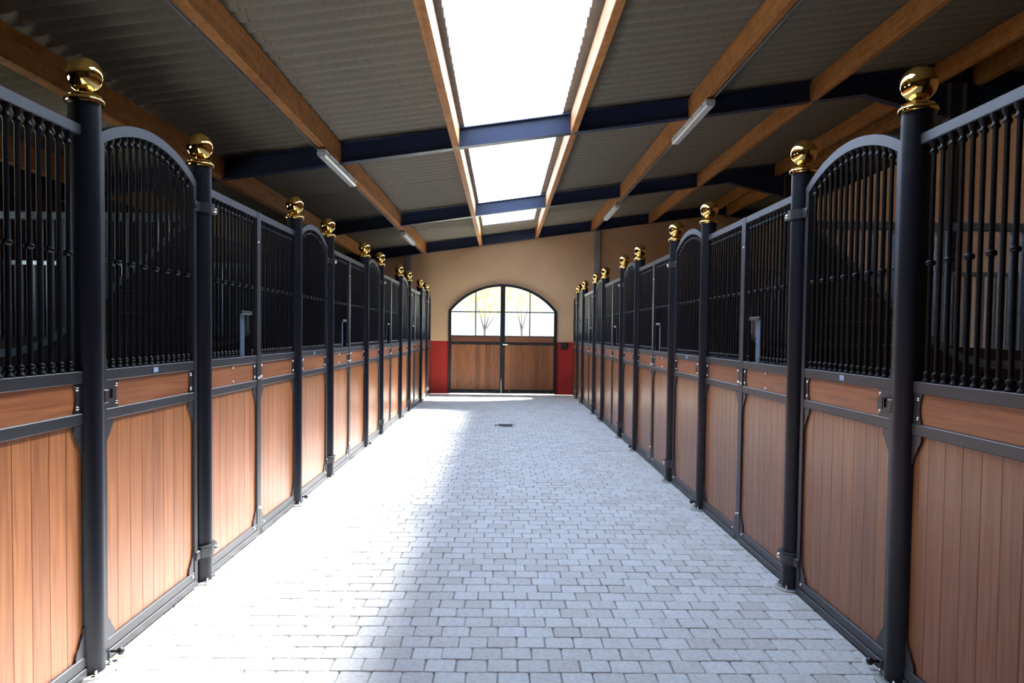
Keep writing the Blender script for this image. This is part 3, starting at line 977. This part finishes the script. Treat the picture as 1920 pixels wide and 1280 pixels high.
ORD = ['first', 'second', 'third', 'fourth', 'fifth']
for side, s, X, Y0 in (('sunlit', 1, XL, YL0), ('shaded', -1, XR, YR0)):
    half = (PITCHY - DOORW) / 2
    for k in range(-1, 5):
        ya_ = Y0 + PITCHY * k
        yb_ = ya_ + DOORW
        if k < 0:      # the stall beside the camera: out of frame, it shades the aisle
            make_post(s, X, ya_, 'black post with brass ball beside the camera, latch side, %s row' % side)
            make_post(s, X, yb_, 'black post with brass ball beside the camera, hinge side, %s row' % side)
            make_door(s, X, ya_, 'arched stall door beside the camera, outside the picture, %s row' % side)
            make_panel(s, X, yb_ + PR, True, half - PR, 'barred screen with feed hatch beside the camera, %s row, outside the picture' % side, True)
            make_panel(s, X, yb_ + half, False, half - PR, 'large cut-off barred hardwood screen of the %s row, before its first arched door' % side, False)
            continue
        make_post(s, X, ya_, 'black post with brass ball at latch side of the %s arched door, %s row' % (ORD[k], side))
        make_post(s, X, yb_, 'black post with brass ball at hinge side of the %s arched door, %s row' % (ORD[k], side))
        make_door(s, X, ya_, '%s arched stall door from the camera in the %s row, bars over hardwood' % (ORD[k], side))
        if k < 4:
            make_panel(s, X, yb_ + PR, True, half - PR, 'barred screen with feed hatch just beyond the %s arched door, %s row' % (ORD[k], side), True)
            make_panel(s, X, yb_ + half, False, half - PR, 'barred screen without hatch just before the %s arched door, %s row' % (ORD[k + 1], side), False)
            depth = (X - WALL_L if side == 'sunlit' else WALL_R - X) - .004
            make_partition(s, X, yb_, depth, 'dark swan-neck divider with galvanised bars behind the %s arched door, %s row' % (ORD[k], side))
        else:
            make_panel(s, X, yb_ + PR, False, YW - .006 - yb_ - PR, 'last barred screen of the %s row, touching the ochre end wall' % side, True, True, 12)

# ------------------------------------------------------------------ straw along the stall fronts
st = MB()
rs = random.Random(11)
for i in range(260):
    sd = rs.choice((-1, 1, -1))
    y = rs.uniform(2.9, 9.5)
    x = (XL + .05 + abs(rs.gauss(0, .035))) if sd < 0 else (XR - .05 - abs(rs.gauss(0, .03)))
    a = rs.uniform(0, math.pi); L = rs.uniform(.02, .06); wd = .0014
    dx, dy = math.cos(a) * L / 2, math.sin(a) * L / 2
    nx, ny = -math.sin(a) * wd, math.cos(a) * wd
    z = .003 + rs.uniform(0, .004)
    v = [(x - dx - nx, y - dy - ny, z), (x + dx - nx, y + dy - ny, z), (x + dx + nx, y + dy + ny, z + .001), (x - dx + nx, y - dy + ny, z + .001)]
    v += [(p[0], p[1], p[2] - .0012) for p in v]
    st.add(v, [(0, 1, 2, 3), (7, 6, 5, 4), (0, 4, 5, 1), (1, 5, 6, 2), (2, 6, 7, 3), (3, 7, 4, 0)])
tag(put('straw', st.mesh('straw', STRAWM, recalc=False)), 'scattered yellow straw wisps along the foot of the stall fronts', 'straw', kind='stuff')

# ------------------------------------------------------------------ trees outside the end door
def tree(label, x, y, h, crown_r, crown_z, forks, seed, dens):
    r = random.Random(seed)
    t = thing('autumn_tree', label, 'tree', (x, y, -.02), 'young trees outside the end door')
    tr = MB().tube([(0, 0, 0), (.02, 0, .8), (-.01, 0, 1.62)], [.085, .07, .062], 8)
    for dx, dy, dz, rad in forks:
        tr.tube([(-.01, 0, 1.55), (dx * .45, dy * .5, 1.62 + dz * .4), (dx, dy, 1.62 + dz)], [rad, rad * .7, rad * .35], 6)
    put('trunk', tr.mesh('trunk', BARK, True), t)
    lf = MB()
    for i in range(dens):
        u = Vector((r.gauss(0, 1), r.gauss(0, 1), r.gauss(0, 1))).normalized() * (r.random() ** .45)
        p = Vector((u.x * crown_r, u.y * crown_r, crown_z + u.z * crown_r * .95))
        if p.z < crown_z - crown_r * .8: continue
        n = Vector((r.gauss(0, 1), r.gauss(0, 1), r.gauss(0, 1))).normalized()
        a = n.orthogonal().normalized() * r.uniform(.04, .07); b = n.cross(a).normalized() * r.uniform(.025, .05)
        lf.add([p - a, p - b, p + a, p + b], [(0, 1, 2, 3)])
    tag(put('foliage', lf.mesh('foliage', LEAF, recalc=False), t), kind='stuff')
tree('fuller yellow autumn tree outside, behind the door leaf with the drop bolt', -0.95, 40, 5, 1.6, 3.5,
     [(-.45, .1, 1.4, .05), (.35, -.1, 1.3, .05), (.7, .1, 1.0, .04), (0, .2, 1.6, .04)], 5, 2000)
tree('sparser yellow autumn tree outside, behind the door leaf with the handle', 1.05, 43, 5, 1.5, 3.5,
     [(-.30, .1, 1.3, .05), (.35, -.1, 1.4, .045), (-.05, .2, 1.5, .04)], 9, 1300)
